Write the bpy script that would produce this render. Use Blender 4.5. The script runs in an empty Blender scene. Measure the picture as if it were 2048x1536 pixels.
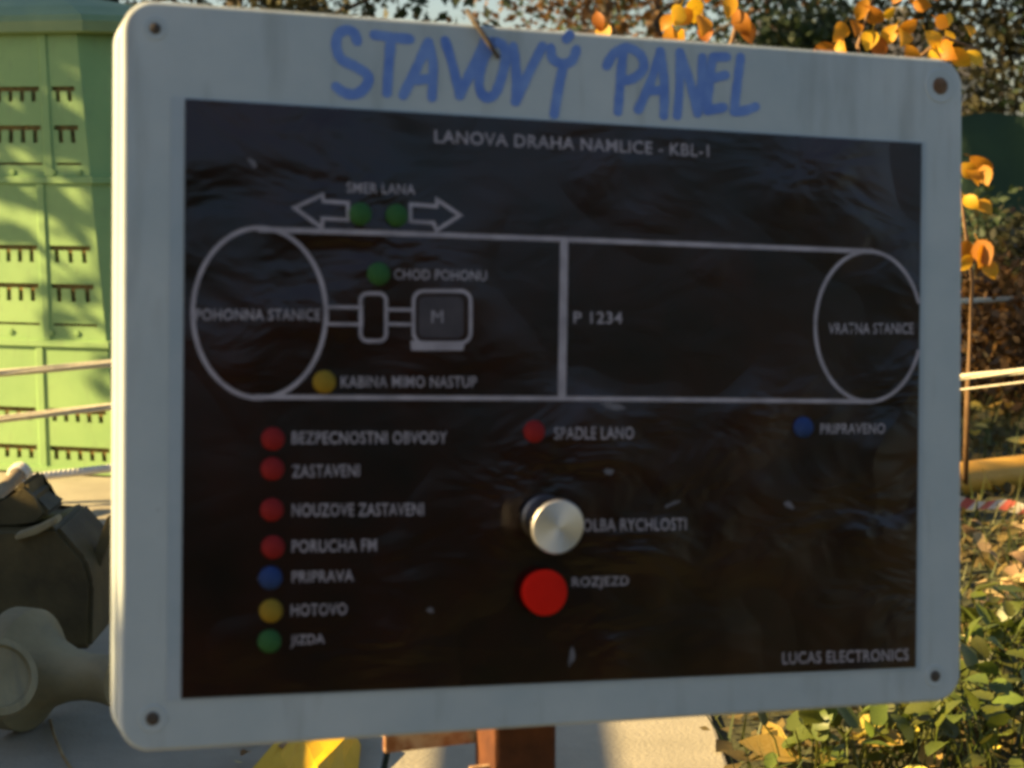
import bpy, bmesh, math, random
import numpy as np
from mathutils import Vector, Matrix, Euler
random.seed(7)
rng = np.random.default_rng(7)
SC = bpy.context.scene
COL = SC.collection
R = math.radians

# ------------------------------------------------------------------ camera
F_PX = 3500.0                       # focal length measured for a 2048 px wide picture
CAM_H, PITCH = 0.85, R(8.0)
cd = bpy.data.cameras.new('camera')
cam = bpy.data.objects.new('camera', cd); COL.objects.link(cam)
cam.location = (0, 0, CAM_H)
cam.rotation_euler = (R(90) - PITCH, 0, 0)
cd.sensor_width = 36.0
cd.lens = F_PX / 2048 * 36.0
cd.clip_start, cd.clip_end = 0.05, 3000
cd.dof.use_dof = True
cd.dof.focus_distance = 1.8
cd.dof.aperture_fstop = 12.0
SC.camera = cam

# ------------------------------------------------------------------ sky, sun, exposure
SUN_EL, SUN_A = R(28.0), math.atan(0.16)
SUN = Vector((-math.cos(SUN_EL) * math.cos(SUN_A), -math.cos(SUN_EL) * math.sin(SUN_A), math.sin(SUN_EL)))
w = bpy.data.worlds.new('World'); SC.world = w; w.use_nodes = True
nt = w.node_tree; bg = nt.nodes['Background']
sky = nt.nodes.new('ShaderNodeTexSky'); sky.sky_type = 'NISHITA'; sky.sun_disc = False
sky.sun_elevation = SUN_EL
sky.sun_rotation = math.atan2(SUN.x, SUN.y)
sky.air_density, sky.dust_density, sky.ozone_density = 1.0, 1.2, 1.0
nt.links.new(sky.outputs[0], bg.inputs[0]); bg.inputs[1].default_value = 0.05
sl = bpy.data.lights.new('sun', 'SUN'); sl.energy = 5.0; sl.angle = R(0.6); sl.color = (1.0, 0.71, 0.32)
so = bpy.data.objects.new('sun', sl); COL.objects.link(so)
so.rotation_euler = (-SUN).to_track_quat('-Z', 'Y').to_euler()
SC.view_settings.view_transform = 'Standard'; SC.view_settings.look = 'None'
SC.view_settings.gamma = 1.0; SC.view_settings.exposure = 1.6
SC.cycles.use_denoising = True
SC.cycles.filter_width = 3.0
SC.cycles.max_bounces = 8

# ------------------------------------------------------------------ helpers
CR = Euler(cam.rotation_euler).to_matrix()
def ray(x, y): return CR @ Vector(((x - 1024) / F_PX, -(y - 768) / F_PX, -1.0))
def P(x, y, d): return Vector((0, 0, CAM_H)) + ray(x, y) * d          # measured point at depth d
def G(x, y, h=0.0):                                                    # measured point on the ground
    r = ray(x, y); return Vector((0, 0, CAM_H)) + r * ((h - CAM_H) / r.z)

def tag(o, label=None, cat=None, group=None, kind=None):
    if label: o['label'] = label
    if cat: o['category'] = cat
    if group: o['group'] = group
    if kind: o['kind'] = kind
    return o
def empty(name, loc=(0, 0, 0), parent=None):
    o = bpy.data.objects.new(name, None); COL.objects.link(o); o.location = loc; o.empty_display_size = 0.05
    o.parent = parent; return o
def link(name, me, mt=None, parent=None, loc=None, rot=None, scale=None):
    o = bpy.data.objects.new(name, me); COL.objects.link(o); o.parent = parent
    if mt is not None and not me.materials: me.materials.append(mt)
    if loc is not None: o.location = loc
    if rot is not None: o.rotation_euler = rot
    if scale is not None: o.scale = scale
    return o
def mesh(name, v, f, smooth=False):
    me = bpy.data.meshes.new(name); me.from_pydata([tuple(a) for a in v], [], [tuple(a) for a in f]); me.validate(); me.update()
    if smooth: me.polygons.foreach_set('use_smooth', [True] * len(me.polygons))
    return me
def from_bm(name, bm, smooth=False):
    me = bpy.data.meshes.new(name); bmesh.ops.recalc_face_normals(bm, faces=bm.faces); bm.to_mesh(me); bm.free()
    if smooth: me.polygons.foreach_set('use_smooth', [True] * len(me.polygons))
    return me
def box_bm(bm, sx, sy, sz, c=(0, 0, 0), rot=None, bevel=0.0):
    t = bmesh.new(); bmesh.ops.create_cube(t, size=1.0)
    bmesh.ops.scale(t, vec=(sx, sy, sz), verts=t.verts)
    if bevel: bmesh.ops.bevel(t, geom=list(t.edges), offset=bevel, segments=2, affect='EDGES', profile=0.6)
    if rot is not None: bmesh.ops.rotate(t, cent=(0, 0, 0), matrix=rot, verts=t.verts)
    bmesh.ops.translate(t, vec=c, verts=t.verts)
    m = bpy.data.meshes.new('t'); t.to_mesh(m); t.free(); bm.from_mesh(m); bpy.data.meshes.remove(m)
    return bm
def box(name, sx, sy, sz, c=(0, 0, 0), mt=None, parent=None, bevel=0.0, rot=None):
    return link(name, from_bm(name, box_bm(bmesh.new(), sx, sy, sz, c, rot, bevel)), mt, parent)
def tube_vf(pts, rad, n=8, v=None, f=None, cap=True):
    v = [] if v is None else v; f = [] if f is None else f
    pts = [Vector(p) for p in pts]; rads = rad if hasattr(rad, '__len__') else [rad] * len(pts)
    b = len(v); up = Vector((0, 0, 1))
    for i, p in enumerate(pts):
        t = (pts[min(i + 1, len(pts) - 1)] - pts[max(i - 1, 0)]).normalized()
        a = t.cross(up)
        if a.length < 0.1: a = t.cross(Vector((1, 0, 0)))
        a.normalize(); c = a.cross(t)
        for k in range(n):
            an = 2 * math.pi * k / n
            v.append(p + (a * math.cos(an) + c * math.sin(an)) * rads[i])
    for i in range(len(pts) - 1):
        for k in range(n):
            q = b + i * n + k; r = b + i * n + (k + 1) % n
            f.append((q, r, r + n, q + n))
    if cap:
        f.append(tuple(b + k for k in range(n))[::-1]); e = b + (len(pts) - 1) * n; f.append(tuple(e + k for k in range(n)))
    return v, f
def tube(name, pts, rad, mt, parent=None, n=8):
    v, f = tube_vf(pts, rad, n); return link(name, mesh(name, v, f, True), mt, parent)
def lathe(name, prof, mt, parent=None, n=32, smooth=True):       # prof: (r, z) pairs, axis local z
    v, f = [], []
    for r, z in prof:
        for k in range(n):
            a = 2 * math.pi * k / n; v.append((r * math.cos(a), r * math.sin(a), z))
    for i in range(len(prof) - 1):
        for k in range(n):
            q = i * n + k; r = i * n + (k + 1) % n; f.append((q, r, r + n, q + n))
    if prof[0][0] > 1e-6: f.append(tuple(range(n))[::-1])
    if prof[-1][0] > 1e-6: e = (len(prof) - 1) * n; f.append(tuple(e + k for k in range(n)))
    me = mesh(name, v, f); 
    if smooth:
        me.polygons.foreach_set('use_smooth', [True] * len(me.polygons)); me.set_sharp_from_angle(angle=R(35))
    return link(name, me, mt, parent)

def mat(name, col, col2=None, rough=0.7, metal=0.0, scale=8.0, bump=0.0, bscale=None, spec=0.5, detail=6.0, lo=0.35, hi=0.65, trans=0.0, rvar=0.0, coords='Object', rand=0.0):
    m = bpy.data.materials.new(name); m.use_nodes = True; n = m.node_tree.nodes; l = m.node_tree.links
    b = n['Principled BSDF']; b.inputs['Roughness'].default_value = rough; b.inputs['Metallic'].default_value = metal
    b.inputs['Specular IOR Level'].default_value = spec
    b.inputs['Base Color'].default_value = (*col, 1)
    tc = n.new('ShaderNodeTexCoord'); out = None
    if col2 is not None:
        tx = n.new('ShaderNodeTexNoise'); tx.inputs['Scale'].default_value = scale; tx.inputs['Detail'].default_value = detail; tx.inputs['Roughness'].default_value = 0.62
        l.new(tc.outputs[coords], tx.inputs['Vector'])
        rp = n.new('ShaderNodeValToRGB'); rp.color_ramp.elements[0].position = lo; rp.color_ramp.elements[1].position = hi
        rp.color_ramp.elements[0].color = (*col, 1); rp.color_ramp.elements[1].color = (*col2, 1)
        l.new(tx.outputs['Fac'], rp.inputs['Fac']); out = rp.outputs['Color']
        if rvar:
            mr = n.new('ShaderNodeMapRange'); mr.inputs['To Min'].default_value = rough - rvar; mr.inputs['To Max'].default_value = rough + rvar
            l.new(tx.outputs['Fac'], mr.inputs['Value']); l.new(mr.outputs[0], b.inputs['Roughness'])
    if rand:
        oi = n.new('ShaderNodeObjectInfo'); hs = n.new('ShaderNodeHueSaturation')
        m1 = n.new('ShaderNodeMapRange'); m1.inputs['To Min'].default_value = 1 - rand; m1.inputs['To Max'].default_value = 1 + rand
        l.new(oi.outputs['Random'], m1.inputs['Value']); l.new(m1.outputs[0], hs.inputs['Value'])
        m2 = n.new('ShaderNodeMapRange'); m2.inputs['To Min'].default_value = 0.5 - rand * 0.07; m2.inputs['To Max'].default_value = 0.5 + rand * 0.07
        l.new(oi.outputs['Random'], m2.inputs['Value']); l.new(m2.outputs[0], hs.inputs['Hue'])
        if out: l.new(out, hs.inputs['Color'])
        else: hs.inputs['Color'].default_value = (*col, 1)
        out = hs.outputs['Color']
    if out: l.new(out, b.inputs['Base Color'])
    if bump:
        tb = n.new('ShaderNodeTexNoise'); tb.inputs['Scale'].default_value = bscale or scale * 4; tb.inputs['Detail'].default_value = 5
        l.new(tc.outputs[coords], tb.inputs['Vector'])
        bp = n.new('ShaderNodeBump'); bp.inputs['Strength'].default_value = 1.0; bp.inputs['Distance'].default_value = bump
        l.new(tb.outputs['Fac'], bp.inputs['Height']); l.new(bp.outputs[0], b.inputs['Normal'])
    if trans:
        ts = n.new('ShaderNodeBsdfTranslucent'); mx = n.new('ShaderNodeMixShader'); mx.inputs[0].default_value = trans
        if out: l.new(out, ts.inputs['Color'])
        else: ts.inputs['Color'].default_value = (*col, 1)
        l.new(b.outputs[0], mx.inputs[1]); l.new(ts.outputs[0], mx.inputs[2]); l.new(mx.outputs[0], n['Material Output'].inputs['Surface'])
    return m

M = {}
M['soil'] = mat('soil', (0.045, 0.04, 0.018), (0.075, 0.085, 0.025), 0.95, scale=3, bump=0.02, bscale=25)
M['concrete'] = mat('concrete', (0.26, 0.235, 0.17), (0.39, 0.35, 0.26), 0.92, scale=5, bump=0.0015, bscale=160, lo=0.3, hi=0.7, rand=0.08)
M['panel_paint'] = mat('panel_paint', (0.385, 0.45, 0.47), (0.52, 0.565, 0.565), 0.5, scale=9, bump=0.0001, bscale=500, lo=0.3, hi=0.7, rvar=0.06)
M['panel_dark'] = mat('panel_gasket', (0.02, 0.02, 0.02), rough=0.8)
M['film'] = mat('laminate_film', (0.35, 0.42, 0.46), (0.41, 0.465, 0.50), 0.45, scale=30)
M['print_white'] = mat('print_white', (0.24, 0.215, 0.24), (0.40, 0.36, 0.40), 0.45, scale=70, lo=0.3, hi=0.6)
M['print_grey'] = mat('print_grey', (0.04, 0.03, 0.035), (0.065, 0.05, 0.055), 0.4, scale=60)
M['marker'] = mat('blue_marker', (0.085, 0.185, 0.56), (0.20, 0.33, 0.66), 0.6, scale=60, lo=0.3, hi=0.7)
for k, c in dict(red=(0.21, 0.010, 0.010), green=(0.026, 0.095, 0.026), yellow=(0.24, 0.155, 0.013), blue=(0.018, 0.042, 0.14)).items():
    M['lamp_' + k] = mat('lamp_' + k, c, tuple(min(1, x * 1.35) for x in c), 0.8, scale=60, spec=0.25)
M['button'] = mat('button_red', (0.62, 0.008, 0.002), (0.70, 0.012, 0.003), 0.7, scale=60, spec=0.15)
M['screw'] = mat('screw_steel', (0.05, 0.045, 0.04), (0.10, 0.07, 0.045), 0.7, 0.2, scale=300)
M['screw_rust'] = mat('screw_rust', (0.12, 0.06, 0.025), (0.2, 0.12, 0.07), 0.8, 0.2, scale=300)
M['rust'] = mat('rust', (0.045, 0.012, 0.004), (0.13, 0.042, 0.012), 0.85, 0.1, scale=30, bump=0.0006, bscale=300)
M['rust_pale'] = mat('rust_pale', (0.30, 0.13, 0.05), (0.55, 0.42, 0.28), 0.8, 0.1, scale=55, bump=0.0006, bscale=260, lo=0.4, hi=0.6)
M['steel'] = mat('steel_rope', (0.62, 0.55, 0.38), (0.76, 0.70, 0.52), 0.5, 0.0, scale=90)
M['bin'] = mat('bin_plastic', (0.19, 0.34, 0.115), (0.25, 0.41, 0.14), 0.55, scale=4, bump=0.0003, bscale=200)
M['lid'] = mat('lid_plastic', (0.15, 0.24, 0.11), (0.22, 0.31, 0.14), 0.5, scale=5)
M['compost'] = mat('compost', (0.12, 0.08, 0.025), (0.30, 0.20, 0.06), 0.95, scale=30, bump=0.01, bscale=60)
M['cast'] = mat('cast_metal', (0.045, 0.034, 0.010), (0.11, 0.085, 0.03), 0.6, 0.2, scale=9, bump=0.0008, bscale=120)
M['cast_pale'] = mat('cast_pale', (0.20, 0.165, 0.08), (0.30, 0.25, 0.13), 0.6, 0.0, scale=9, bump=0.0006, bscale=120)
M['rope'] = mat('rope_white', (0.7, 0.66, 0.55), (0.8, 0.77, 0.68), 0.8, scale=60, bump=0.001, bscale=300)
M['wood'] = mat('weathered_wood', (0.20, 0.15, 0.09), (0.36, 0.28, 0.18), 0.85, scale=12, bump=0.001, bscale=80)
M['yellow'] = mat('yellow_plastic', (0.72, 0.42, 0.006), (0.8, 0.5, 0.01), 0.45, scale=14, trans=0.15)
M['pipe'] = mat('pipe_yellow', (0.58, 0.30, 0.03), (0.68, 0.38, 0.05), 0.5, scale=9, bump=0.0004, bscale=90)
M['tape_white'] = mat('tape_white', (0.50, 0.45, 0.36), (0.62, 0.57, 0.48), 0.6, scale=40)
M['tape_red'] = mat('tape_red', (0.40, 0.06, 0.045), (0.50, 0.12, 0.08), 0.6, scale=20)
M['net'] = mat('green_netting', (0.014, 0.04, 0.022), (0.035, 0.07, 0.03), 0.9, scale=2.2, bump=0.004, bscale=18)
M['roof'] = mat('roof_tiles', (0.05, 0.05, 0.055), (0.09, 0.085, 0.085), 0.85, scale=3)
M['plaster'] = mat('plaster', (0.45, 0.41, 0.34), (0.52, 0.48, 0.4), 0.9, scale=2)
M['glass'] = mat('window_glass', (0.03, 0.04, 0.05), rough=0.1)
M['bark'] = mat('bark', (0.045, 0.035, 0.025), (0.11, 0.085, 0.06), 0.9, scale=14, bump=0.006, bscale=40)
M['stem'] = mat('sapling_stem', (0.16, 0.09, 0.04), (0.25, 0.15, 0.07), 0.8, scale=30)
M['leaf_gold'] = mat('leaf_gold', (0.55, 0.21, 0.010), (0.70, 0.37, 0.02), 0.55, scale=40, trans=0.45, rand=0.35)
M['leaf_dry'] = mat('leaf_dry', (0.36, 0.24, 0.09), (0.55, 0.42, 0.2), 0.7, scale=30, trans=0.25, rand=0.35)
M['leaf_yellow'] = mat('leaf_yellow', (0.58, 0.40, 0.05), (0.72, 0.56, 0.14), 0.6, scale=30, trans=0.3, rand=0.3)
M['leaf_ivy'] = mat('leaf_ivy', (0.07, 0.10, 0.014), (0.15, 0.165, 0.025), 0.45, scale=25, trans=0.3, rand=0.35)
M['fol_dark'] = mat('foliage_dark', (0.018, 0.04, 0.015), (0.06, 0.085, 0.025), 0.6, scale=3, trans=0.25)
M['fol_olive'] = mat('foliage_olive', (0.035, 0.04, 0.014), (0.09, 0.075, 0.022), 0.6, scale=3, trans=0.3)
M['fol_orange'] = mat('foliage_orange', (0.05, 0.03, 0.01), (0.22, 0.10, 0.015), 0.6, scale=2.5, trans=0.35)
M['litter'] = mat('litter', (0.05, 0.04, 0.012), (0.20, 0.14, 0.035), 0.8, scale=6, trans=0.2)
M['grass'] = mat('grass', (0.045, 0.075, 0.014), (0.13, 0.13, 0.03), 0.6, scale=5, trans=0.3)

# wrinkled glossy black print sheet
def sheet_mat():
    m = mat('print_black', (0.006, 0.0026, 0.002), (0.024, 0.0058, 0.0034), 0.22, scale=12)
    n = m.node_tree.nodes; l = m.node_tree.links; b = n['Principled BSDF']; tc = n['Texture Coordinate']
    mp = n.new('ShaderNodeMapping'); mp.inputs['Scale'].default_value = (10, 17, 1); mp.inputs['Rotation'].default_value = (0, 0, 0.25)
    l.new(tc.outputs['Object'], mp.inputs['Vector'])
    a = n.new('ShaderNodeTexNoise'); a.inputs['Scale'].default_value = 1.6; a.inputs['Detail'].default_value = 3.0; a.inputs['Distortion'].default_value = 0.5
    l.new(mp.outputs[0], a.inputs['Vector'])
    bp = n.new('ShaderNodeBump'); bp.inputs['Distance'].default_value = 0.0060; bp.inputs['Strength'].default_value = 0.8
    mk = n.new('ShaderNodeTexNoise'); mk.inputs['Scale'].default_value = 6.5; mk.inputs['Detail'].default_value = 2; l.new(tc.outputs['Object'], mk.inputs['Vector'])
    rk = n.new('ShaderNodeMapRange'); rk.inputs['From Min'].default_value = 0.46; rk.inputs['From Max'].default_value = 0.66; rk.inputs['To Min'].default_value = 0.12; l.new(mk.outputs['Fac'], rk.inputs['Value'])
    ml = n.new('ShaderNodeMath'); ml.operation = 'MULTIPLY'; l.new(a.outputs['Fac'], ml.inputs[0]); l.new(rk.outputs[0], ml.inputs[1])
    l.new(ml.outputs[0], bp.inputs['Height']); l.new(bp.outputs[0], b.inputs['Normal'])
    b.inputs['Coat Weight'].default_value = 0.0
    b.inputs['Specular IOR Level'].default_value = 0.52
    return m
M['sheet'] = sheet_mat()
def knob_mat():
    m = mat('brushed_aluminium', (0.78, 0.76, 0.73), rough=0.32, metal=1.0)
    n = m.node_tree.nodes; l = m.node_tree.links; b = n['Principled BSDF']
    b.inputs['Anisotropic'].default_value = 0.9
    tc = n['Texture Coordinate']; wv = n.new('ShaderNodeTexWave'); wv.wave_type = 'RINGS'; wv.rings_direction = 'Z'; wv.inputs['Scale'].default_value = 900; wv.inputs['Distortion'].default_value = 0.4
    l.new(tc.outputs['Object'], wv.inputs['Vector']); bp = n.new('ShaderNodeBump'); bp.inputs['Distance'].default_value = 0.0001; bp.inputs['Strength'].default_value = 0.6
    l.new(wv.outputs['Fac'], bp.inputs['Height']); l.new(bp.outputs[0], b.inputs['Normal'])
    t = n.new('ShaderNodeTangent'); t.direction_type = 'RADIAL'; t.axis = 'Z'; l.new(t.outputs[0], b.inputs['Tangent'])
    return m
M['alu'] = knob_mat()
def grime(m, amount=0.35):                                          # rain streaks and specks over a paint
    n = m.node_tree.nodes; l = m.node_tree.links; b = n['Principled BSDF']; tc = n['Texture Coordinate']
    src = b.inputs['Base Color'].links[0].from_socket
    mp = n.new('ShaderNodeMapping'); mp.inputs['Scale'].default_value = (60, 9, 20); l.new(tc.outputs['Object'], mp.inputs['Vector'])
    a = n.new('ShaderNodeTexNoise'); a.inputs['Scale'].default_value = 1.0; a.inputs['Detail'].default_value = 5; l.new(mp.outputs[0], a.inputs['Vector'])
    ra = n.new('ShaderNodeMapRange'); ra.inputs['From Min'].default_value = 0.55; ra.inputs['From Max'].default_value = 0.78; l.new(a.outputs['Fac'], ra.inputs['Value'])
    v = n.new('ShaderNodeTexNoise'); v.inputs['Scale'].default_value = 140; v.inputs['Detail'].default_value = 2; l.new(tc.outputs['Object'], v.inputs['Vector'])
    rv = n.new('ShaderNodeMapRange'); rv.inputs['From Min'].default_value = 0.72; rv.inputs['From Max'].default_value = 0.80; l.new(v.outputs['Fac'], rv.inputs['Value'])
    mx = n.new('ShaderNodeMath'); mx.operation = 'MAXIMUM'; l.new(ra.outputs[0], mx.inputs[0]); l.new(rv.outputs[0], mx.inputs[1])
    sc = n.new('ShaderNodeMath'); sc.operation = 'MULTIPLY'; sc.inputs[1].default_value = amount; l.new(mx.outputs[0], sc.inputs[0])
    mix = n.new('ShaderNodeMix'); mix.data_type = 'RGBA'; mix.inputs['B'].default_value = (0.13, 0.12, 0.085, 1)
    l.new(sc.outputs[0], mix.inputs['Factor']); l.new(src, mix.inputs['A']); l.new(mix.outputs['Result'], b.inputs['Base Color'])
grime(M['panel_paint'], 0.32); grime(M['bin'], 0.22); grime(M['cast_pale'], 0.5)

# ------------------------------------------------------------------ ground and pavement
def build_ground():
    n = 70
    xs = np.concatenate([[-900, -200, -60, -20], np.linspace(-8, 10, n), [25, 60, 200, 900]])
    ys = np.concatenate([[-900, -100, -20], np.linspace(-6, 14, n), [25, 60, 200, 900]])
    v, f = [], []
    for y in ys:
        for x in xs:
            z = -0.012
            if x > 0.34 and y < 14: z += 0.03 * max(0.0, math.sin(x * 3.1 + 1) * math.sin(y * 2.7)) * min(1.0, (x - 0.34) * 3)
            v.append((x, y, z))
    W = len(xs)
    for j in range(len(ys) - 1):
        for i in range(W - 1):
            f.append((j * W + i, j * W + i + 1, (j + 1) * W + i + 1, (j + 1) * W + i))
    o = link('ground', mesh('ground', v, f, True), M['soil']); tag(o, kind='structure')
build_ground()
pav = tag(empty('pavement', (0, 0, 0)), kind='structure')
def slab(x0, x1, y0, y1):
    o = link('slab', from_bm('slab', box_bm(bmesh.new(), x1 - x0 - 0.008, y1 - y0 - 0.008, 0.06, bevel=0.005)), M['concrete'], pav, ((x0 + x1) / 2, (y0 + y1) / 2, -0.03 + random.uniform(-0.002, 0.002)))
for xa, xb, ys in ((-0.175, 0.30, (0.2, 1.15, 2.1, 3.05, 4.0, 4.95, 5.9)), (-2.3, -0.175, (-0.5, 1.6, 4.02, 5.9)), (-4.4, -2.3, (-0.5, 1.6, 4.02, 5.9)), (-6.5, -4.4, (-0.5, 1.6, 4.02, 5.9))):
    for ya, yb in zip(ys[:-1], ys[1:]): slab(xa, xb, ya, yb)

# ------------------------------------------------------------------ status panel
PW, PH = 0.5, 0.3875
yaw, roll = -0.331, 0.0037
cy, sy, cr_, sr_ = math.cos(yaw), math.sin(yaw), math.cos(roll), math.sin(roll)
Rc = Matrix(((cy, 0, sy), (0, 1, 0), (-sy, 0, cy))) @ Matrix(((cr_, -sr_, 0), (sr_, cr_, 0), (0, 0, 1)))
flip = Matrix(((1, 0, 0), (0, -1, 0), (0, 0, -1)))                 # picture axes (y down, z forward) to camera axes
Rw = CR @ flip @ Rc @ flip
Tw = Vector((0, 0, CAM_H)) + CR @ (flip @ Vector((0.0360, -0.0032, 0.9783)))
panel = empty('status_panel'); PMX = Rw.to_4x4(); PMX.translation = Tw
panel.matrix_world = PMX
tag(panel, 'white metal status panel with black printed cableway diagram and blue hand-painted title', 'control panel')
PI_ = PMX.inverted()
def pp(x, y, off=0.0):                                              # measured point -> panel plane (local metres)
    o = PI_ @ Vector((0, 0, CAM_H)); d = PI_.to_3x3() @ ray(x, y)
    t = (off - o.z) / d.z; q = o + d * t; return (q.x, q.y)

def rrect(wd, ht, r, n=8):
    pts = []
    for cx, cyy, a0 in ((wd / 2 - r, ht / 2 - r, 0), (-wd / 2 + r, ht / 2 - r, 90), (-wd / 2 + r, -ht / 2 + r, 180), (wd / 2 - r, -ht / 2 + r, 270)):
        for k in range(n + 1):
            a = R(a0 + 90 * k / n); pts.append((cx + r * math.cos(a), cyy + r * math.sin(a)))
    return pts
def shell(name, layers, mt, parent):                                # stacked rounded rectangles (w, h, r, z)
    v, f = [], []; n = None
    for wd, ht, r, z in layers:
        p = rrect(wd, ht, r); n = len(p); v += [(a, b, z) for a, b in p]
    for i in range(len(layers) - 1):
        for k in range(n): f.append((i * n + k, i * n + (k + 1) % n, (i + 1) * n + (k + 1) % n, (i + 1) * n + k))
    f.append(tuple(range(n))[::-1]); f.append(tuple((len(layers) - 1) * n + k for k in range(n)))
    bm = bmesh.new(); m = mesh('t', v, f); bm.from_mesh(m)
    me = from_bm(name, bm); me.polygons.foreach_set('use_smooth', [True] * len(me.polygons)); me.set_sharp_from_angle(angle=R(9))
    return link(name, me, mt, parent)
rr = 0.0165
shell('back_box', [(PW - .004, PH - .004, rr - .002, -0.0440), (PW, PH, rr, -0.042), (PW, PH, rr, -0.0295), (PW - .002, PH - .002, rr - .001, -0.0282), (PW - .024, PH - .024, rr - .012, -0.0280)], M['panel_paint'], panel)
shell('gasket', [(PW - .020, PH - .020, rr - .010, -0.0282), (PW - .020, PH - .020, rr - .010, -0.0143)], M['panel_dark'], panel)
lid_p = shell('front_plate', [(PW - .003, PH - .003, rr - .0015, -0.0145), (PW, PH, rr, -0.0135), (PW, PH, rr, -0.0022), (PW - .0014, PH - .0014, rr - .0007, -0.0006), (PW - .004, PH - .004, rr - .002, 0.0)], M['panel_paint'], panel)

def poly_plate(name, pts, z, th, mt, parent, div=0):
    n = len(pts); v = [(a, b, z) for a, b in pts] + [(a, b, z - th) for a, b in pts]
    f = [tuple(range(n))] + [tuple(n + k for k in range(n))[::-1]] + [(k, n + k, n + (k + 1) % n, (k + 1) % n) for k in range(n)]
    bm = bmesh.new(); m = mesh('t', v, f); bm.from_mesh(m); return link(name, from_bm(name, bm), mt, parent)
SH = [pp(370, 198), pp(1842, 287), pp(1830, 1334), pp(362, 1397)]
FL = [pp(341, 194), pp(1851, 285), pp(1840, 1341), pp(333, 1403)]
poly_plate('laminate_film', FL, 0.0004, 0.00035, M['film'], panel)
sheet = poly_plate('print_sheet', SH, 0.0009, 0.00045, M['sheet'], panel)

def ribbon(v, f, pts, wd, z, closed=False, caps=False):             # flat stroke of width wd (metres) on the panel
    pts = [Vector((p[0], p[1])) for p in pts]; n = len(pts); b = len(v)
    for i, p in enumerate(pts):
        if closed: a, c = pts[(i - 1) % n], pts[(i + 1) % n]
        else: a, c = pts[max(i - 1, 0)], pts[min(i + 1, n - 1)]
        d1 = (p - a); d2 = (c - p)
        d1 = d1.normalized() if d1.length > 1e-9 else d2.normalized(); d2 = d2.normalized() if d2.length > 1e-9 else d1
        t = (d1 + d2); t = t.normalized() if t.length > 0.2 else d1
        nn = Vector((-t.y, t.x)); k = 1 / max(0.45, nn.dot(Vector((-d1.y, d1.x))))
        ww = wd[i] if hasattr(wd, '__len__') else wd
        v.append((p.x + nn.x * ww / 2 * k, p.y + nn.y * ww / 2 * k, z)); v.append((p.x - nn.x * ww / 2 * k, p.y - nn.y * ww / 2 * k, z))
    for i in range(n if closed else n - 1):
        q = b + 2 * i; r = b + 2 * ((i + 1) % n); f.append((q, q + 1, r + 1, r))
    if caps:
        for e in (0, n - 1):
            c = pts[e]; ww = (wd[e] if hasattr(wd, '__len__') else wd) / 2; s = len(v)
            for k in range(14): v.append((c.x + ww * math.cos(k * math.pi / 7), c.y + ww * math.sin(k * math.pi / 7), z - 0.00002))
            f.append(tuple(range(s, s + 14)))
def stroke(name, pxs, wpx, z, mt, parent, closed=False):
    v, f = [], []; ribbon(v, f, [pp(*p) for p in pxs], wpx * 0.000279, z, closed); return link(name, mesh(name, v, f), mt, parent)
ZP = 0.00105
SHX = (SH[1][0] + SH[2][0]) / 2
def ell(cx, cyy, rx, ry, n=64): return [(cx + rx * math.cos(2 * math.pi * k / n), cyy + ry * math.sin(2 * math.pi * k / n)) for k in range(n)]
def rr_px(x0, y0, x1, y1, r, sk=0.0):
    p = []
    for cx, cyy, a0 in ((x1 - r, y1 - r, 0), (x0 + r, y1 - r, 90), (x0 + r, y0 + r, 180), (x1 - r, y0 + r, 270)):
        for k in range(6): a = R(a0 + 18 * k); p.append((cx + r * math.cos(a), cyy + r * math.sin(a) + sk * (cx - x0)))
    return p
stroke('station_circle', ell(518, 626, 133, 170), 8.5, ZP, M['print_white'], sheet, True)
e2 = [p for p in ell(1735, 653, 106, 150, 160)]
e2 = [p for p in e2[8:-7]] if False else e2
arc = [p for p in (e2[10:] + e2[:10])]                               # the sheet's edge cuts the circle
i0 = [i for i, p in enumerate(e2) if p[0] < 1838]
arc = []; k = 0
while e2[k][0] < 1838: k += 1
order = list(range(len(e2))); start = next(i for i in order if e2[i][0] < 1837 and e2[i - 1][0] >= 1837)
for j in range(len(e2)):
    p = e2[(start + j) % len(e2)]
    if p[0] < 1837: arc.append(p)
    else: break
stroke('station_circle', arc, 8, ZP, M['print_white'], sheet)
stroke('rope_line', [(515, 459), (820, 468), (1125, 479), (1435, 491), (1745, 503)], 10, ZP + .00003, M['print_white'], sheet)
stroke('rope_line', [(510, 794), (820, 795.5), (1125, 797), (1435, 800), (1745, 803)], 9, ZP + .00003, M['print_white'], sheet)
stroke('support_line', [(1127, 476), (1125, 640), (1122, 801)], 17, ZP + .00006, M['print_white'], sheet)
stroke('arrow', [(588, 416), (644, 390), (646, 403), (695, 406), (695, 440), (644, 437), (643, 456)], 7, ZP + .00006, M['print_white'], sheet, True)
stroke('arrow', [(919, 431), (873, 400), (872, 413), (820, 409), (820, 443), (866, 446), (872, 461)], 7, ZP + .00006, M['print_white'], sheet, True)
stroke('shaft_outline', [(653, 614), (722, 615), (722, 649), (653, 648)], 6, ZP + .00006, M['print_white'], sheet, True)
stroke('coupling_outline', rr_px(720, 587, 771, 682, 14), 7, ZP + .00009, M['print_white'], sheet, True)
stroke('shaft_outline', [(772, 619), (826, 620), (826, 649), (772, 648)], 6, ZP + .00006, M['print_white'], sheet, True)
stroke('motor_outline', rr_px(826, 582, 940, 686, 20), 7, ZP + .00009, M['print_white'], sheet, True)
poly_plate('motor_fill', [pp(*p) for p in reversed(rr_px(836, 593, 926, 676, 12))], ZP - .00002, .00005, M['print_grey'], sheet)
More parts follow.
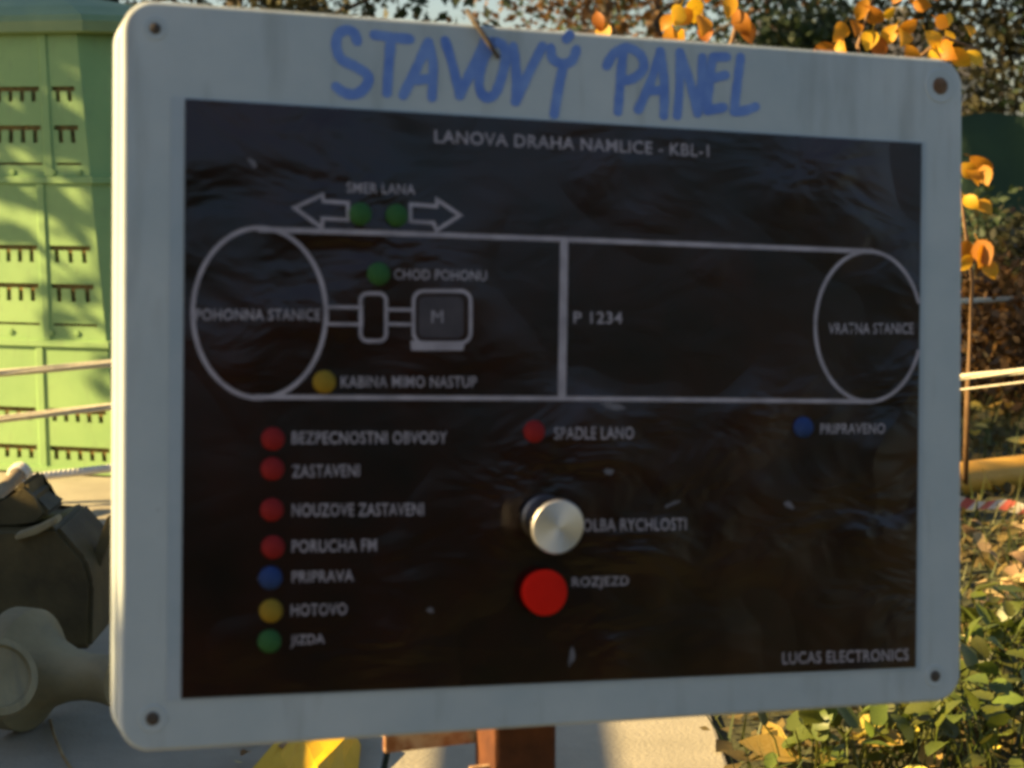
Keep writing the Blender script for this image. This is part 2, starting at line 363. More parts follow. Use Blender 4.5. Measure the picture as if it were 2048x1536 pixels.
poly_plate('motor_foot', [pp(*p) for p in ((822, 701), (925, 701), (928, 683), (820, 682))], ZP + .00012, .00005, M['print_white'], sheet)

def caption(text, x0, yb0, x1, yb1, cap_px, bold=0.010):
    c = bpy.data.curves.new('caption', 'FONT'); c.body = text; c.size = 1.0; c.resolution_u = 3; c.offset = bold; c.space_character = 1.06
    t = bpy.data.objects.new('tmp', c); COL.objects.link(t)
    dg = bpy.context.evaluated_depsgraph_get(); me = bpy.data.meshes.new_from_object(t.evaluated_get(dg))
    bpy.data.objects.remove(t); bpy.data.curves.remove(c)
    n = len(me.vertices); co = np.empty(n * 3); me.vertices.foreach_get('co', co); co = co.reshape(-1, 3)
    mn, mx = co.min(0), co.max(0)
    a = Vector(pp(x0, yb0)); b = Vector(pp(x1, yb1)); up = Vector(pp(x0, yb0 - cap_px)) - a
    u = (co[:, 0] - mn[0]) / (mx[0] - mn[0]); vv = (co[:, 1] - mn[1]) / (mx[1] - mn[1])
    out = np.zeros((n, 3)); out[:, 0] = a.x + (b.x - a.x) * u + up.x * vv; out[:, 1] = a.y + (b.y - a.y) * u + up.y * vv; out[:, 2] = ZP + .00015
    me.vertices.foreach_set('co', out.ravel()); me.update(); me.materials.clear()
    return link('caption', me, M['print_white'], sheet)
CAPS = [('LANOVA DRAHA NAMLICE - KBL-1', 868, 286, 1416, 315, 26), ('SMER LANA', 692, 386, 829, 390, 21), ('CHOD POHONU', 787, 559, 972, 562, 21),
        ('POHONNA STANICE', 390, 641, 640, 641, 23), ('M', 862, 646, 885, 646, 25, 0.0), ('P 1234', 1146, 647, 1243, 648, 24), ('VRATNA STANICE', 1655, 668, 1825, 668, 22),
        ('KABINA MIMO NASTUP', 681, 775, 952, 775, 23), ('BEZPECNOSTNI OBVODY', 583, 888, 893, 887, 25), ('ZASTAVENI', 583, 955, 718, 953, 25),
        ('NOUZOVE ZASTAVENI', 583, 1033, 846, 1031, 26), ('PORUCHA FM', 583, 1105, 752, 1102, 25), ('PRIPRAVA', 583, 1165, 706, 1162, 23),
        ('HOTOVO', 581, 1232, 693, 1229, 24), ('JIZDA', 580, 1295, 648, 1292, 25), ('SPADLE LANO', 1107, 879, 1266, 878, 25),
        ('VOLBA RYCHLOSTI', 1147, 1063, 1371, 1060, 25), ('ROZJEZD', 1143, 1179, 1256, 1176, 25), ('PRIPRAVENO', 1639, 868, 1768, 867, 21),
        ('LUCAS ELECTRONICS', 1563, 1328, 1815, 1320, 24)]
for c in CAPS: caption(*c)

# worn marks on the sheet
def smear(x, y, rx, ry, ang, seed):
    r = random.Random(seed); v, f = [], []; pts = []
    for k in range(14):
        a = 2 * math.pi * k / 14; q = r.uniform(0.6, 1.15)
        dx, dy = rx * q * math.cos(a), ry * q * math.sin(a)
        pts.append(pp(x + dx * math.cos(ang) - dy * math.sin(ang), y + dx * math.sin(ang) + dy * math.cos(ang)))
    poly_plate('worn_spot', pts[::-1], ZP + .0001, .00005, M['smear'], sheet)
M['smear'] = mat('worn_print', (0.07, 0.065, 0.075), (0.16, 0.15, 0.17), 0.6, scale=120)
for i, s in enumerate([(1576, 1010, 12, 7, 0.6), (860, 1220, 8, 6, 0.2), (1142, 1312, 6, 22, 0.15), (520, 1157, 8, 6, 0), (505, 328, 14, 7, 0.9), (1225, 812, 26, 7, 0.1), (1342, 1008, 18, 4, -0.4), (1215, 943, 12, 8, 0.2)]): smear(*s, i)

# indicator lamps
def lamp_mesh():
    prof = [(0.0062, 0.0), (0.0062, 0.0010), (0.0058, 0.0016), (0.0054, 0.0028), (0.0046, 0.0038), (0.0032, 0.0046), (0.0016, 0.0050), (0.0, 0.0051)]
    return prof
for x, y, c in [(723, 427, 'green'), (796, 430, 'green'), (760, 547, 'green'), (651, 764, 'yellow'), (548, 878, 'red'), (547, 938, 'red'), (546, 1020, 'red'), (548, 1095, 'red'),
                (543, 1157, 'blue'), (544, 1223, 'yellow'), (541, 1284, 'green'), (1072, 863, 'red'), (1611, 855, 'blue')]:
    o = lathe('indicator_lamp', lamp_mesh(), M['lamp_' + c], panel, 24); a = pp(x, y, 0.004); o.location = (a[0] , a[1], 0.0009)
    o['label'] = c + ' round indicator lamp'
# red push button
a = pp(1090, 1185, 0.007)
bt = lathe('push_button', [(0.0118, 0.0), (0.0118, 0.0055), (0.0126, 0.0058), (0.0128, 0.0068), (0.0122, 0.0076), (0.0105, 0.0079), (0.0, 0.0080)], M['button'], panel, 40)
bt.location = (a[0], a[1], 0.0009); bt['label'] = 'large round red push button'
# speed knob
kn = empty('speed_knob', (0, 0, 0), panel)
kr = lathe('skirt', [(0.0128, 0.0), (0.0128, 0.003), (0.0122, 0.0040), (0.0120, 0.020), (0.0120, 0.0212)], M['alu'], kn, 48)
kc = lathe('cap', [(0.0146, 0.0210), (0.0150, 0.0214), (0.0150, 0.0246), (0.0144, 0.0254), (0.0, 0.0255)], M['alu'], kn, 64)
tilt = Matrix.Rotation(R(9), 3, 'X')
a = pp(1114, 1054, 0.0255); hd = tilt @ Vector((0, 0, 0.0255))
kn.rotation_euler = (R(9), 0, 0); kn.location = (a[0] - hd.x, a[1] - hd.y, 0.0024)
kn['label'] = 'round brushed aluminium speed knob'
# corner screws
for x, y, rad, mt in [(310, 57, 0.0030, 'screw'), (1880, 172, 0.0052, 'screw_rust'), (305, 1437, 0.0036, 'screw'), (1870, 1352, 0.0034, 'screw')]:
    a = pp(x, y); s = lathe('screw', [(rad * 1.0, 0.0), (rad, 0.0006), (rad * 0.8, 0.0012), (rad * 0.5, 0.0015), (0.0, 0.0016)], M[mt], panel, 20); s.location = (a[0], a[1], -0.0001)
    rg = lathe('washer', [(rad * 2.0, 0.0), (rad * 1.9, 0.0005), (rad * 1.05, 0.0003)], M['panel_paint'], panel, 24, True); rg.location = (a[0], a[1], 0.00002)
# hand painted title
ZT = 0.00025
def letter(strokes, wpx=20):
    v, f = [], []
    for i, s in enumerate(strokes):
        pts = [Vector((640 + x * 0.4492, 40 + y * 0.4492)) for x, y in s]
        fine = []
        n = len(pts)
        for j in range(n - 1):                                      # Catmull-Rom through the brush points
            p0, p1, p2, p3 = pts[max(j - 1, 0)], pts[j], pts[j + 1], pts[min(j + 2, n - 1)]
            for k in range(6):
                t = k / 6
                fine.append(0.5 * ((2 * p1) + (p2 - p0) * t + (2 * p0 - 5 * p1 + 4 * p2 - p3) * t * t + (3 * p1 - p0 - 3 * p2 + p3) * t ** 3))
        fine.append(pts[-1])
        wd = [wpx * 0.000279 * random.uniform(0.92, 1.08) for _ in fine]
        ribbon(v, f, [pp(p.x, p.y) for p in fine], wd, ZT + i * 0.00006, caps=True)
    link('painted_letter', mesh('painted_letter', v, f), M['marker'], panel)
for s in [[[(165, 95), (150, 58), (115, 45), (80, 68), (72, 120), (95, 175), (160, 210), (212, 248), (205, 295), (160, 330), (110, 325), (70, 297)]],
          [[(240, 66), (320, 78), (400, 86)], [(315, 85), (305, 210), (298, 325)]],
          [[(370, 335), (430, 215), (482, 100)], [(482, 100), (503, 200), (498, 345)], [(418, 268), (500, 262)]],
          [[(556, 92), (590, 200), (622, 335)], [(622, 335), (672, 230), (735, 92)]],
          [[(768, 98), (722, 190), (707, 285), (728, 340), (770, 338), (800, 280), (825, 180), (815, 115), (778, 98)]],
          [[(860, 118), (874, 250), (870, 362)], [(870, 362), (925, 245), (990, 118)]],
          [[(1027, 125), (1035, 172), (1078, 195), (1120, 182), (1142, 132)], [(1085, 195), (1062, 300), (1042, 420)], [(1096, 85), (1112, 66)]],
          [[(1275, 205), (1310, 148), (1370, 125), (1428, 158), (1440, 215), (1400, 258), (1345, 272)], [(1348, 150), (1336, 280), (1326, 408)]],
          [[(1417, 398), (1470, 280), (1515, 142)], [(1515, 142), (1532, 280), (1530, 425)], [(1452, 318), (1530, 312)]],
          [[(1590, 425), (1600, 290), (1602, 148)], [(1602, 148), (1650, 290), (1680, 415)], [(1680, 415), (1695, 300), (1702, 168)]],
          [[(1748, 166), (1732, 290), (1722, 400)], [(1748, 166), (1812, 165)], [(1740, 262), (1805, 246)], [(1722, 404), (1795, 390)]],
          [[(1872, 166), (1856, 290), (1842, 408)], [(1842, 408), (1890, 404), (1940, 386)]]]: letter(s)

# dead twig stuck over the top edge of the panel
def panel_pt(x, y, off): a = pp(x, y, off); return PMX @ Vector((a[0], a[1], off))
tw = tube('twig', [panel_pt(935, 22, -0.012), panel_pt(950, 45, 0.003), panel_pt(975, 82, 0.004), panel_pt(998, 116, 0.0022)], [0.0015, 0.0016, 0.0014, 0.0012], M['bark'])
tag(tw, 'short dark twig caught over the top edge of the white panel', 'twig')

# ------------------------------------------------------------------ rusty post with bracket
pr = Matrix.Rotation(-yaw, 3, 'Z')
pc = P(1030, 1500, 1.075)
post = tag(empty('steel_post', (pc.x, pc.y, 0)), 'rusty square steel post with flat bracket carrying the white panel', 'post')
post.rotation_euler.z = -yaw
mount_z = Tw.z
box('shaft', 0.040, 0.040, mount_z + 0.06, (0, 0, (mount_z + 0.06) / 2), M['rust'], post, 0.003)
zb = P(900, 1478, 1.075).z
box('bracket', 0.110, 0.005, 0.030, (-0.022, 0.0228, zb + 0.008), M['rust_pale'], post, 0.001)
box('gusset', 0.016, 0.004, 0.06, (-0.0245, -0.010, zb - 0.040), M['rust_pale'], post, 0.001)
box('base_plate', 0.14, 0.14, 0.008, (0, 0, 0.0045), M['rust'], post, 0.001)
box('panel_mount', 0.16, 0.012, 0.05, (0.0, -0.0262, mount_z), M['rust'], post, 0.002)

# ------------------------------------------------------------------ wire ropes
def wire_rope(name, pts, rad, mt, label, strands=6, turns=26, sub=110, group=None):
    pts = [Vector(p) for p in pts]
    r = empty(name, pts[0]); tag(r, label, 'wire rope', group)
    L = []
    for j in range(sub + 1):
        t = j / sub * (len(pts) - 1); k = min(int(t), len(pts) - 2); q = t - k
        L.append(pts[k].lerp(pts[k + 1], q))
    ax = (pts[-1] - pts[0]).normalized(); a = ax.cross(Vector((0, 0, 1))).normalized(); b = a.cross(ax)
    for s in range(strands):
        path = []
        for j, p in enumerate(L):
            an = 2 * math.pi * (s / strands + turns * j / sub / 6)
            path.append(p - pts[0] + (a * math.cos(an) + b * math.sin(an)) * rad * 0.62)
        v, f = tube_vf(path, rad * 0.40, 5); link('strand', mesh('strand', v, f, True), mt, r)
    return r
anchor = Vector((pc.x, pc.y + 0.03, 0))
dA = 3.2
wire_rope('wire_rope', [P(-420, 781, 4.0), P(0, 746, 4.08), P(240, 725, 4.12), P(1060, 668, 4.5), P(1925, 603, 5.2), P(2500, 575, 6.5)], 0.0092, M['steel'], 'upper twisted steel wire rope crossing in front of the green compost bin', 5, 4)
wire_rope('wire_rope', [P(-420, 888, 4.0), P(0, 838, 4.08), P(240, 811, 4.12), P(760, 765, 3.95), P(1230, 735, 3.71)], 0.0092, M['steel'], 'lower twisted steel wire rope crossing in front of the green compost bin', 5, 4)
wire_rope('wire_rope', [P(1230, 822, 3.70), P(1925, 754, 3.3), P(2048, 742, 3.25), P(2600, 690, 3.05)], 0.0065, M['steel'], 'thick steel wire rope above the yellow pipe', 5, 4)
tag(tube('wire', [P(1230, 828, 3.71), P(1925, 779, 3.4), P(2048, 764, 3.35), P(2600, 706, 3.2)], 0.0022, M['steel']), 'thin plain wire running just below the thick steel rope', 'wire')

# anchor frame behind the panel that ends the ropes
fp = P(1230, 800, 3.75)
fr = tag(empty('anchor_frame', (fp.x, fp.y, 0)), 'rusty steel anchor frame holding the wire ropes behind the panel', 'frame')
box('upright', 0.06, 0.06, 0.56, (0, 0, 0.28), M['rust'], fr, 0.004)
box('foot', 0.3, 0.3, 0.012, (0, 0, 0.007), M['rust'], fr, 0.002)
v, f = tube_vf([Vector((0.0, 0.03, 0.46)), Vector((0.0, 0.36, 0.01))], 0.016, 8); link('brace', mesh('brace', v, f, True), M['rust'], fr)
for y_px in (735, 822):
    q = P(1230, y_px, 3.75); box('eye_plate', 0.10, 0.012, 0.05, (0, -0.036, q.z), M['rust'], fr, 0.003)

# ------------------------------------------------------------------ compost bin
def build_bin():
    cx, y0 = -1.378, 4.36
    H = 1.10
    root = tag(empty('compost_bin', (cx, y0 + 0.5, 0)), 'green plastic compost bin with rows of comb-shaped vents standing on concrete', 'compost bin')
    root.rotation_euler.z = R(-14)
    root.location = (cx + 0.13, y0 + 0.58, 0)
    def a(z): return 0.385 - 0.135 * z / H                           # half width of the front face
    def b(z): return a(z) + 0.11
    def yf(z): return -0.5 + 0.10 * z                                 # front face y (local)
    def ring(z, g=0.0):
        A, B, Y = a(z) + g, b(z) + g * 1.4, yf(z) - g
        D = -Y
        return [(-A, Y), (A, Y), (B, Y + 0.11), (B, D - 0.11), (A, D), (-A, D), (-B, D - 0.11), (-B, Y + 0.11)]
    tiers = [(0.012, 0.325), (0.338, 0.738), (0.751, 1.135)]
    rows = [[(0.133, 0.166), (0.036, 0.070)], [(0.536, 0.579), (0.437, 0.482), (0.376, 0.382)], [(0.942, 0.980), (0.838, 0.882), (0.782, 0.788)]]
    def solid(o, t=0.006):
        md = o.modifiers.new('thick', 'SOLIDIFY'); md.thickness = t; md.offset = -1.0
    for ti, (z0, z1) in enumerate(tiers):
        zs = {z0, z1}; us = {-1.0, 1.0}
        teeth, bars = [], []
        for lo, hi in rows[ti]:
            zs |= {lo, hi}; bh = min(0.012, (hi - lo)); zs.add(hi - bh)
        A = a((z0 + z1) / 2)
        groups = [(-A + 0.03, -0.184), (-0.148, 0.148), (0.184, A - 0.02)]
        for g0, g1 in groups:
            us |= {g0 / A, g1 / A}; n = int((g1 - g0) / 0.034 + 0.3)
            for k in range(n):
                c = g0 + (k + 0.5) * (g1 - g0) / n; teeth.append(((c - 0.0062) / A, (c + 0.0062) / A)); us |= set(teeth[-1])
        zs = sorted(zs); us = sorted(us); v, f = [], []
        for z in zs:
            for u in us: v.append((u * a(z), yf(z), z))
        W = len(us)
        for j in range(len(zs) - 1):
            zm = (zs[j] + zs[j + 1]) / 2
            for i in range(W - 1):
                um = (us[i] + us[i + 1]) / 2; hole = False
                for lo, hi in rows[ti]:
                    if lo < zm < hi:
                        bh = min(0.012, hi - lo)
                        if zm > hi - bh: hole |= any(g0 / A < um < g1 / A for g0, g1 in groups)
                        else: hole |= any(t0 < um < t1 for t0, t1 in teeth)
                if not hole: f.append((j * W + i, j * W + i + 1, (j + 1) * W + i + 1, (j + 1) * W + i))
        o = link('front_panel', mesh('front_panel', v, f), M['bin'], root); solid(o)
        r0, r1 = ring(z0), ring(z1)
        for k in range(1, 8):
            q = (k + 1) % 8
            v = [(*r0[k], z0), (*r0[q], z0), (*r1[q], z1), (*r1[k], z1)]
            o = link('side_panel', mesh('side_panel', v, [(0, 1, 2, 3)]), M['bin'], root); solid(o)
        for sgn in (-1, 1):                                           # raised ribs
            v = []
            for z, in ((z0 + .003,), (z1 - .003,)):
                for dx, dy in ((-.014, 0.001), (-.009, -.005), (.009, -.005), (.014, 0.001)): v.append((sgn * 0.166 * a(z) / a((z0 + z1) / 2) + dx, yf(z) + dy, z))
            link('rib', mesh('rib', v, [(0, 1, 5, 4), (1, 2, 6, 5), (2, 3, 7, 6), (4, 5, 6, 7), (3, 2, 1, 0)]), M['bin'], root)
        if ti > 0:                                                    # round pegs beside the bottom slit
            for px in (0.075, 0.19, 0.262):
                pg = lathe('peg', [(0.008, 0), (0.008, 0.004), (0.0, 0.005)], M['bin'], root, 12); z = rows[ti][2][0] - 0.018
                pg.location = (px, yf(z), z); pg.rotation_euler = (R(90), 0, 0)
    def band(name, z0, z1, g, mt):
        v, f = [], []
        R0, R1, R2, R3 = ring(z0, 0.001), ring(z0, g), ring(z1, g), ring(z1, 0.001)
        for rg, z in ((R0, z0), (R1, z0 + .002), (R2, z1 - .002), (R3, z1)): v += [(x, y, z) for x, y in rg]
        for i in range(3):
            for k in range(8): f.append((i * 8 + k, i * 8 + (k + 1) % 8, (i + 1) * 8 + (k + 1) % 8, (i + 1) * 8 + k))
        link(name, mesh(name, v, f), mt, root)
    band('seam_band', 0.322, 0.341, 0.009, M['bin']); band('seam_band', 0.735, 0.754, 0.009, M['bin']); band('base_band', 0.002, 0.018, 0.012, M['bin'])
    # compost inside
    v, f = [], []
    for z, g in ((0.005, -0.011), (0.5, -0.011), (1.0, -0.011)):
        for x, y in ring(z, g): v.append((x, y, z))
    for i in range(2):
        for k in range(8): f.append((i * 8 + k, i * 8 + (k + 1) % 8, (i + 1) * 8 + (k + 1) % 8, (i + 1) * 8 + k))
    f.append(tuple(16 + k for k in range(8)))
    link('compost_fill', mesh('compost_fill', v, f), M['compost'], root)
    # domed lid
    v, f = [], []
    prof = [(0.022, 1.112), (0.032, 1.116), (0.034, 1.142), (0.024, 1.158), (-0.03, 1.185), (-0.12, 1.215), (-0.23, 1.232)]
    for g, z in prof:
        for x, y in ring(1.09, g): v.append((x, y, z))
    for i in range(len(prof) - 1):
        for k in range(8): f.append((i * 8 + k, i * 8 + (k + 1) % 8, (i + 1) * 8 + (k + 1) % 8, (i + 1) * 8 + k))
    e = (len(prof) - 1) * 8; f.append(tuple(e + k for k in range(8)))
    lid = link('lid', mesh('lid', v, f), M['lid'], root)
    link('handle', from_bm('handle', box_bm(bmesh.new(), 0.16, 0.03, 0.035, (0, 0, 1.242), bevel=0.008)), M['lid'], lid)
build_bin()

# ------------------------------------------------------------------ white rope lashed to a leaning pole
pole_top = P(48, 938, 4.0); pole_bot = P(-120, 1100, 3.6)
pole_bot.z = 0.0
pole_dir = (pole_bot - pole_top).normalized()
pole = tag(empty('leaning_pole', pole_bot), 'pale wooden pole leaning over the dark winch casing', 'pole')
v, f = tube_vf([Vector((0, 0, 0)), (pole_top - pole_bot) * 0.5, (pole_top - pole_bot)], [0.020, 0.019, 0.016], 12); link('shaft', mesh('shaft', v, f, True), M['wood'], pole)
def rope_strands(root, path, rad, turns):
    ax = (path[-1] - path[0]).normalized(); a = ax.cross(Vector((0, 0, 1))).normalized(); b = a.cross(ax); n = len(path)
    for s in range(3):
        q = [p - root.location + (a * math.cos(2 * math.pi * (s / 3 + turns * j / n)) + b * math.sin(2 * math.pi * (s / 3 + turns * j / n))) * rad * 0.5 for j, p in enumerate(path)]
        v, f = tube_vf(q, rad * 0.56, 6); link('strand', mesh('strand', v, f, True), M['rope'], root)
rp = tag(empty('white_rope', P(55, 950, 4.0)), 'thick white twisted rope stretched along the foot of the green bin', 'rope')
path = [P(45, 957, 4.05).lerp(P(430, 912, 4.3), t / 90) for t in range(91)]
rope_strands(rp, path, 0.0105, 14)
for k in range(2):                                                    # lashing round the pole's head
    c = pole_top + pole_dir * (0.012 + 0.017 * k); a = pole_dir.cross(Vector((0, 1, 0))).normalized(); b = pole_dir.cross(a).normalized()
    pts = [c + (a * math.cos(t) + b * math.sin(t)) * 0.019 + pole_dir * (0.012 * t / 6.3) - rp.location for t in np.linspace(0, 2 * math.pi, 20)]
    v, f = tube_vf(pts, 0.006, 6); link('loop', mesh('loop', v, f, True), M['rope'], rp)

# ------------------------------------------------------------------ winch casing at the left edge
def build_winch():
    D = 2.62
    base = G(-60, 1395)
    root = tag(empty('cable_winch', (base.x, base.y, 0)), 'dark cast metal winch casing with pale round drum on shaded concrete', 'winch')
    def loc(x, y, d): return P(x, y, d) - root.location
    def extr(name, px, d0, d1, mt, bev=0.007):
        bm = bmesh.new()
        va = [bm.verts.new(loc(x, y, d0)) for x, y in px]
        off = P(0, 900, d1) - P(0, 900, d0); off = Vector((0.0, d1 - d0, 0.0))
        vb = [bm.verts.new(q.co + off) for q in va]
        n = len(px); bm.faces.new(va); bm.faces.new(vb[::-1])
        for k in range(n): bm.faces.new((va[k], va[(k + 1) % n], vb[(k + 1) % n], vb[k]))
        bmesh.ops.bevel(bm, geom=list(bm.edges), offset=bev, segments=2, affect='EDGES', clamp_overlap=True)
        me = from_bm(name, bm, True); me.set_sharp_from_angle(angle=R(28)); return link(name, me, mt, root)
    extr('housing', [(-150, 1300), (182, 1300), (186, 1170), (172, 1120), (112, 1052), (60, 1068), (30, 1066), (-150, 1066)], 2.66, 2.84, M['cast'])
    extr('hood', [(-150, 1062), (28, 1058), (70, 1044), (104, 1028), (60, 1000), (52, 960), (30, 975), (-20, 1030), (-150, 1030)], 2.70, 2.80, M['cast'])
    extr('saddle_highlight', [(28, 1070), (70, 1056), (112, 1034), (116, 1046), (72, 1070), (30, 1082)], 2.64, 2.67, M['cast_pale'], 0.002)  # pale strip stands for the highlight along the casing's saddle edge
    extr('lever', [(214, 1032), (240, 1036), (205, 1120), (190, 1165), (172, 1150)], 2.72, 2.745, M['cast'], 0.003)
    extr('foot', [(-150, 1410), (70, 1410), (70, 1300), (-150, 1300)], 2.70, 2.84, M['cast'])
    dr = lathe('drum', [(0.088, -0.02), (0.088, 0.012), (0.082, 0.018), (0.066, 0.030), (0.050, 0.052), (0.038, 0.080), (0.033, 0.108), (0.034, 0.135), (0.037, 0.150), (0.035, 0.156), (0.0, 0.157)], M['cast_pale'], root, 36)
    c = loc(48, 1338, 2.52); dr.location = c; dr.rotation_euler = (R(12), R(90), R(-8))
    fl = lathe('flange', [(0.026, -0.01), (0.051, -0.008), (0.056, 0.0), (0.054, 0.010), (0.044, 0.013), (0.041, 0.008), (0.02, 0.006), (0.0, 0.006)], M['cast_pale'], root, 36)
    fl.location = loc(-6, 1356, 2.40); fl.rotation_euler = (R(62), 0, R(38))
build_winch()

# ------------------------------------------------------------------ yellow sack behind the panel's foot
def build_sack():
    c = G(640, 1500)
    pts = [(500, 1545, 0.0), (560, 1512, 0.015), (604, 1476, 0.05), (650, 1440, 0.07), (705, 1462, 0.062), (636, 1535, 0.060), (722, 1492, 0.0), (715, 1560, 0.0), (640, 1580, 0.035), (540, 1580, 0.0), (660, 1405, 0.0), (590, 1440, 0.0), (580, 1545, 0.03)]
    v = [G(x, y, h * 0.6) - Vector((c.x, c.y, 0)) for x, y, h in pts]
    f = [(0, 12, 1), (1, 12, 2), (2, 12, 5), (2, 5, 4), (2, 4, 3), (4, 5, 7, 6), (5, 8, 7), (5, 12, 8), (12, 0, 9), (12, 9, 8), (3, 4, 10), (4, 6, 10), (2, 3, 11), (1, 2, 11), (3, 10, 11), (0, 1, 11)]
    bm = bmesh.new(); bm.from_mesh(mesh('t', v, f))
    bmesh.ops.recalc_face_normals(bm, faces=bm.faces)
    bmesh.ops.subdivide_edges(bm, edges=bm.edges, cuts=3, use_grid_fill=True)
    for q in bm.verts:
        if q.co.z > 0.004: q.co += Vector((random.uniform(-1, 1), random.uniform(-1, 1), random.uniform(-1, 1))) * 0.0015
    o = link('yellow_sack', from_bm('yellow_sack', bm), M['yellow']); o.location = (c.x, c.y, 0.002)
    tag(o, 'crumpled bright yellow plastic sack lying on the concrete', 'sack')
build_sack()

# ------------------------------------------------------------------ yellow pipe and barrier tape
p0, p1 = G(1700, 1026), G(2500, 925)
p0.z = p1.z = 0.045
pipe = tag(empty('yellow_pipe', (p0.x, p0.y, 0)), 'thick yellow plastic pipe lying on leaf-covered ground', 'pipe')
ax = [(p0.lerp(p1, t) - pipe.location) for t in (0, .25, .5, .75, 1)]
v, f = tube_vf(ax, 0.044, 24); link('barrel', mesh('barrel', v, f, True), M['pipe'], pipe)
v, f = tube_vf([ax[0] - (ax[1] - ax[0]) * .02, ax[0] + (ax[1] - ax[0]) * .16], 0.050, 24); link('socket', mesh('socket', v, f, True), M['pipe'], pipe)
t0, t1 = G(1780, 992, 0.05), G(2500, 1028, 0.05)
tape = tag(empty('barrier_tape', t0), 'red and white striped barrier tape sagging in front of the yellow pipe', 'tape')
n = 34; d = (t1 - t0)
for k in range(n):
    v, f = [], []
    for j in range(4):
        t = (k + j / 3) / n; s = (k + j / 3)
        c = d * t + Vector((0, 0, -0.012 * math.sin(math.pi * t) + 0.004 * math.sin(s * 1.3)))
        tw_ = 0.5 * math.sin(s * 0.5); up = Vector((0, -math.sin(tw_), math.cos(tw_))) * 0.011
        sk = d.normalized() * 0.011
        v += [c - up - sk, c + up + sk]
    for j in range(3): f.append((2 * j, 2 * j + 2, 2 * j + 3, 2 * j + 1))
    o = link('stripe', mesh('stripe', v, f), M['tape_red' if k % 2 else 'tape_white'], tape)
for end in (t0, t1):
    pass

# ------------------------------------------------------------------ leaves
def leaf_mesh(name, L=1.0, W=0.62, curl=0.18, lobed=False, fold=0.12):
    v, f = [], []
    prof = [(0.0, 0.02), (0.12, 0.30), (0.30, 0.48), (0.50, 0.50), (0.70, 0.38), (0.87, 0.18), (1.0, 0.0)]
    if lobed: prof = [(-0.10, 0.22), (0.0, 0.40), (0.18, 0.52), (0.38, 0.46), (0.55, 0.52), (0.75, 0.34), (0.92, 0.16), (1.0, 0.0)]
    for t, q in prof:
        z = curl * math.sin(t * 2.4); x = q * W
        v += [(-x, t * L, z + fold * q), (0, t * L, z), (x, t * L, z + fold * q * 0.8)]
    for i in range(len(prof) - 1):
        b = 3 * i; f += [(b, b + 1, b + 4, b + 3), (b + 1, b + 2, b + 5, b + 4)]
    if not lobed:
        s = len(v); v += [(-0.012, -0.25, 0.03), (0.012, -0.25, 0.03)]; f.append((s, s + 1, 1, 0) if False else (s, s + 1, 2, 0))
    return mesh(name, v, f, True)
LF = {k: [] for k in ('gold', 'dry', 'yellow', 'ivy')}
for k in LF:
    for i in range(3):
        me = leaf_mesh('leaf', 1.0, random.uniform(0.55, 0.75), random.uniform(-0.1, 0.35), k == 'ivy', random.uniform(0.05, 0.3)); me.materials.append(M['leaf_' + k]); LF[k].append(me)

def sapling(base, stems, leaves, label):
    root = tag(empty('sapling', base), label, 'sapling', 'golden saplings behind the panel')
    for st in stems:
        pts = [Vector(p) - base for p in st]; n = len(pts)
        v, f = tube_vf(pts, [0.006 * (1 - 0.75 * i / (n - 1)) + 0.0012 for i in range(n)], 6); link('stem', mesh('stem', v, f, True), M['stem'], root)
    for (x, y, d, size, ang) in leaves:
        p = P(x, y, d) - base
        o = link('leaf', random.choice(LF['gold']), None, root, p)
        o.scale = (size, size, size)
        # leaf length lies roughly in the picture plane, turned to the sun
        m = Matrix.Rotation(R(ang), 3, 'Y') @ Matrix.Rotation(R(90 + random.uniform(-35, 35)), 3, 'X') @ Matrix.Rotation(R(random.uniform(-40, 40)), 3, 'Y')
        o.rotation_euler = m.to_euler()
def scatter(cx, cyy, sx, sy2, n, d, s0, s1):
    out = []
    for _ in range(n):
        out.append((random.gauss(cx, sx), random.gauss(cyy, sy2), d + random.uniform(-0.25, 0.25), random.uniform(s0, s1), random.uniform(90, 270)))
    return out
b1 = G(1500, 1080)
sapling(b1, [[b1, P(1480, 600, 3.5), P(1430, 200, 3.45), P(1410, 60, 3.4), P(1385, -120, 3.4)], [P(1430, 200, 3.45), P(1470, 60, 3.45), P(1480, -80, 3.5)]],
        [(1362, 10, 3.3, .05, 200), (1385, -5, 3.35, .055, 170), (1400, 30, 3.35, .05, 185), (1412, 52, 3.4, .045, 180), (1368, 62, 3.35, .04, 240), (1350, 30, 3.3, .04, 215), (1385, 20, 3.35, .045, 230), (1470, 18, 3.4, .06, 150), (1488, 40, 3.4, .05, 160), (1462, -10, 3.4, .05, 190), (1193, 22, 3.6, .045, 165), (1205, 45, 3.6, .05, 175)] + scatter(1400, -90, 70, 60, 14, 3.4, .035, .055), 'slender sapling with a few golden leaves above the painted title')
b2 = G(1800, 1060)
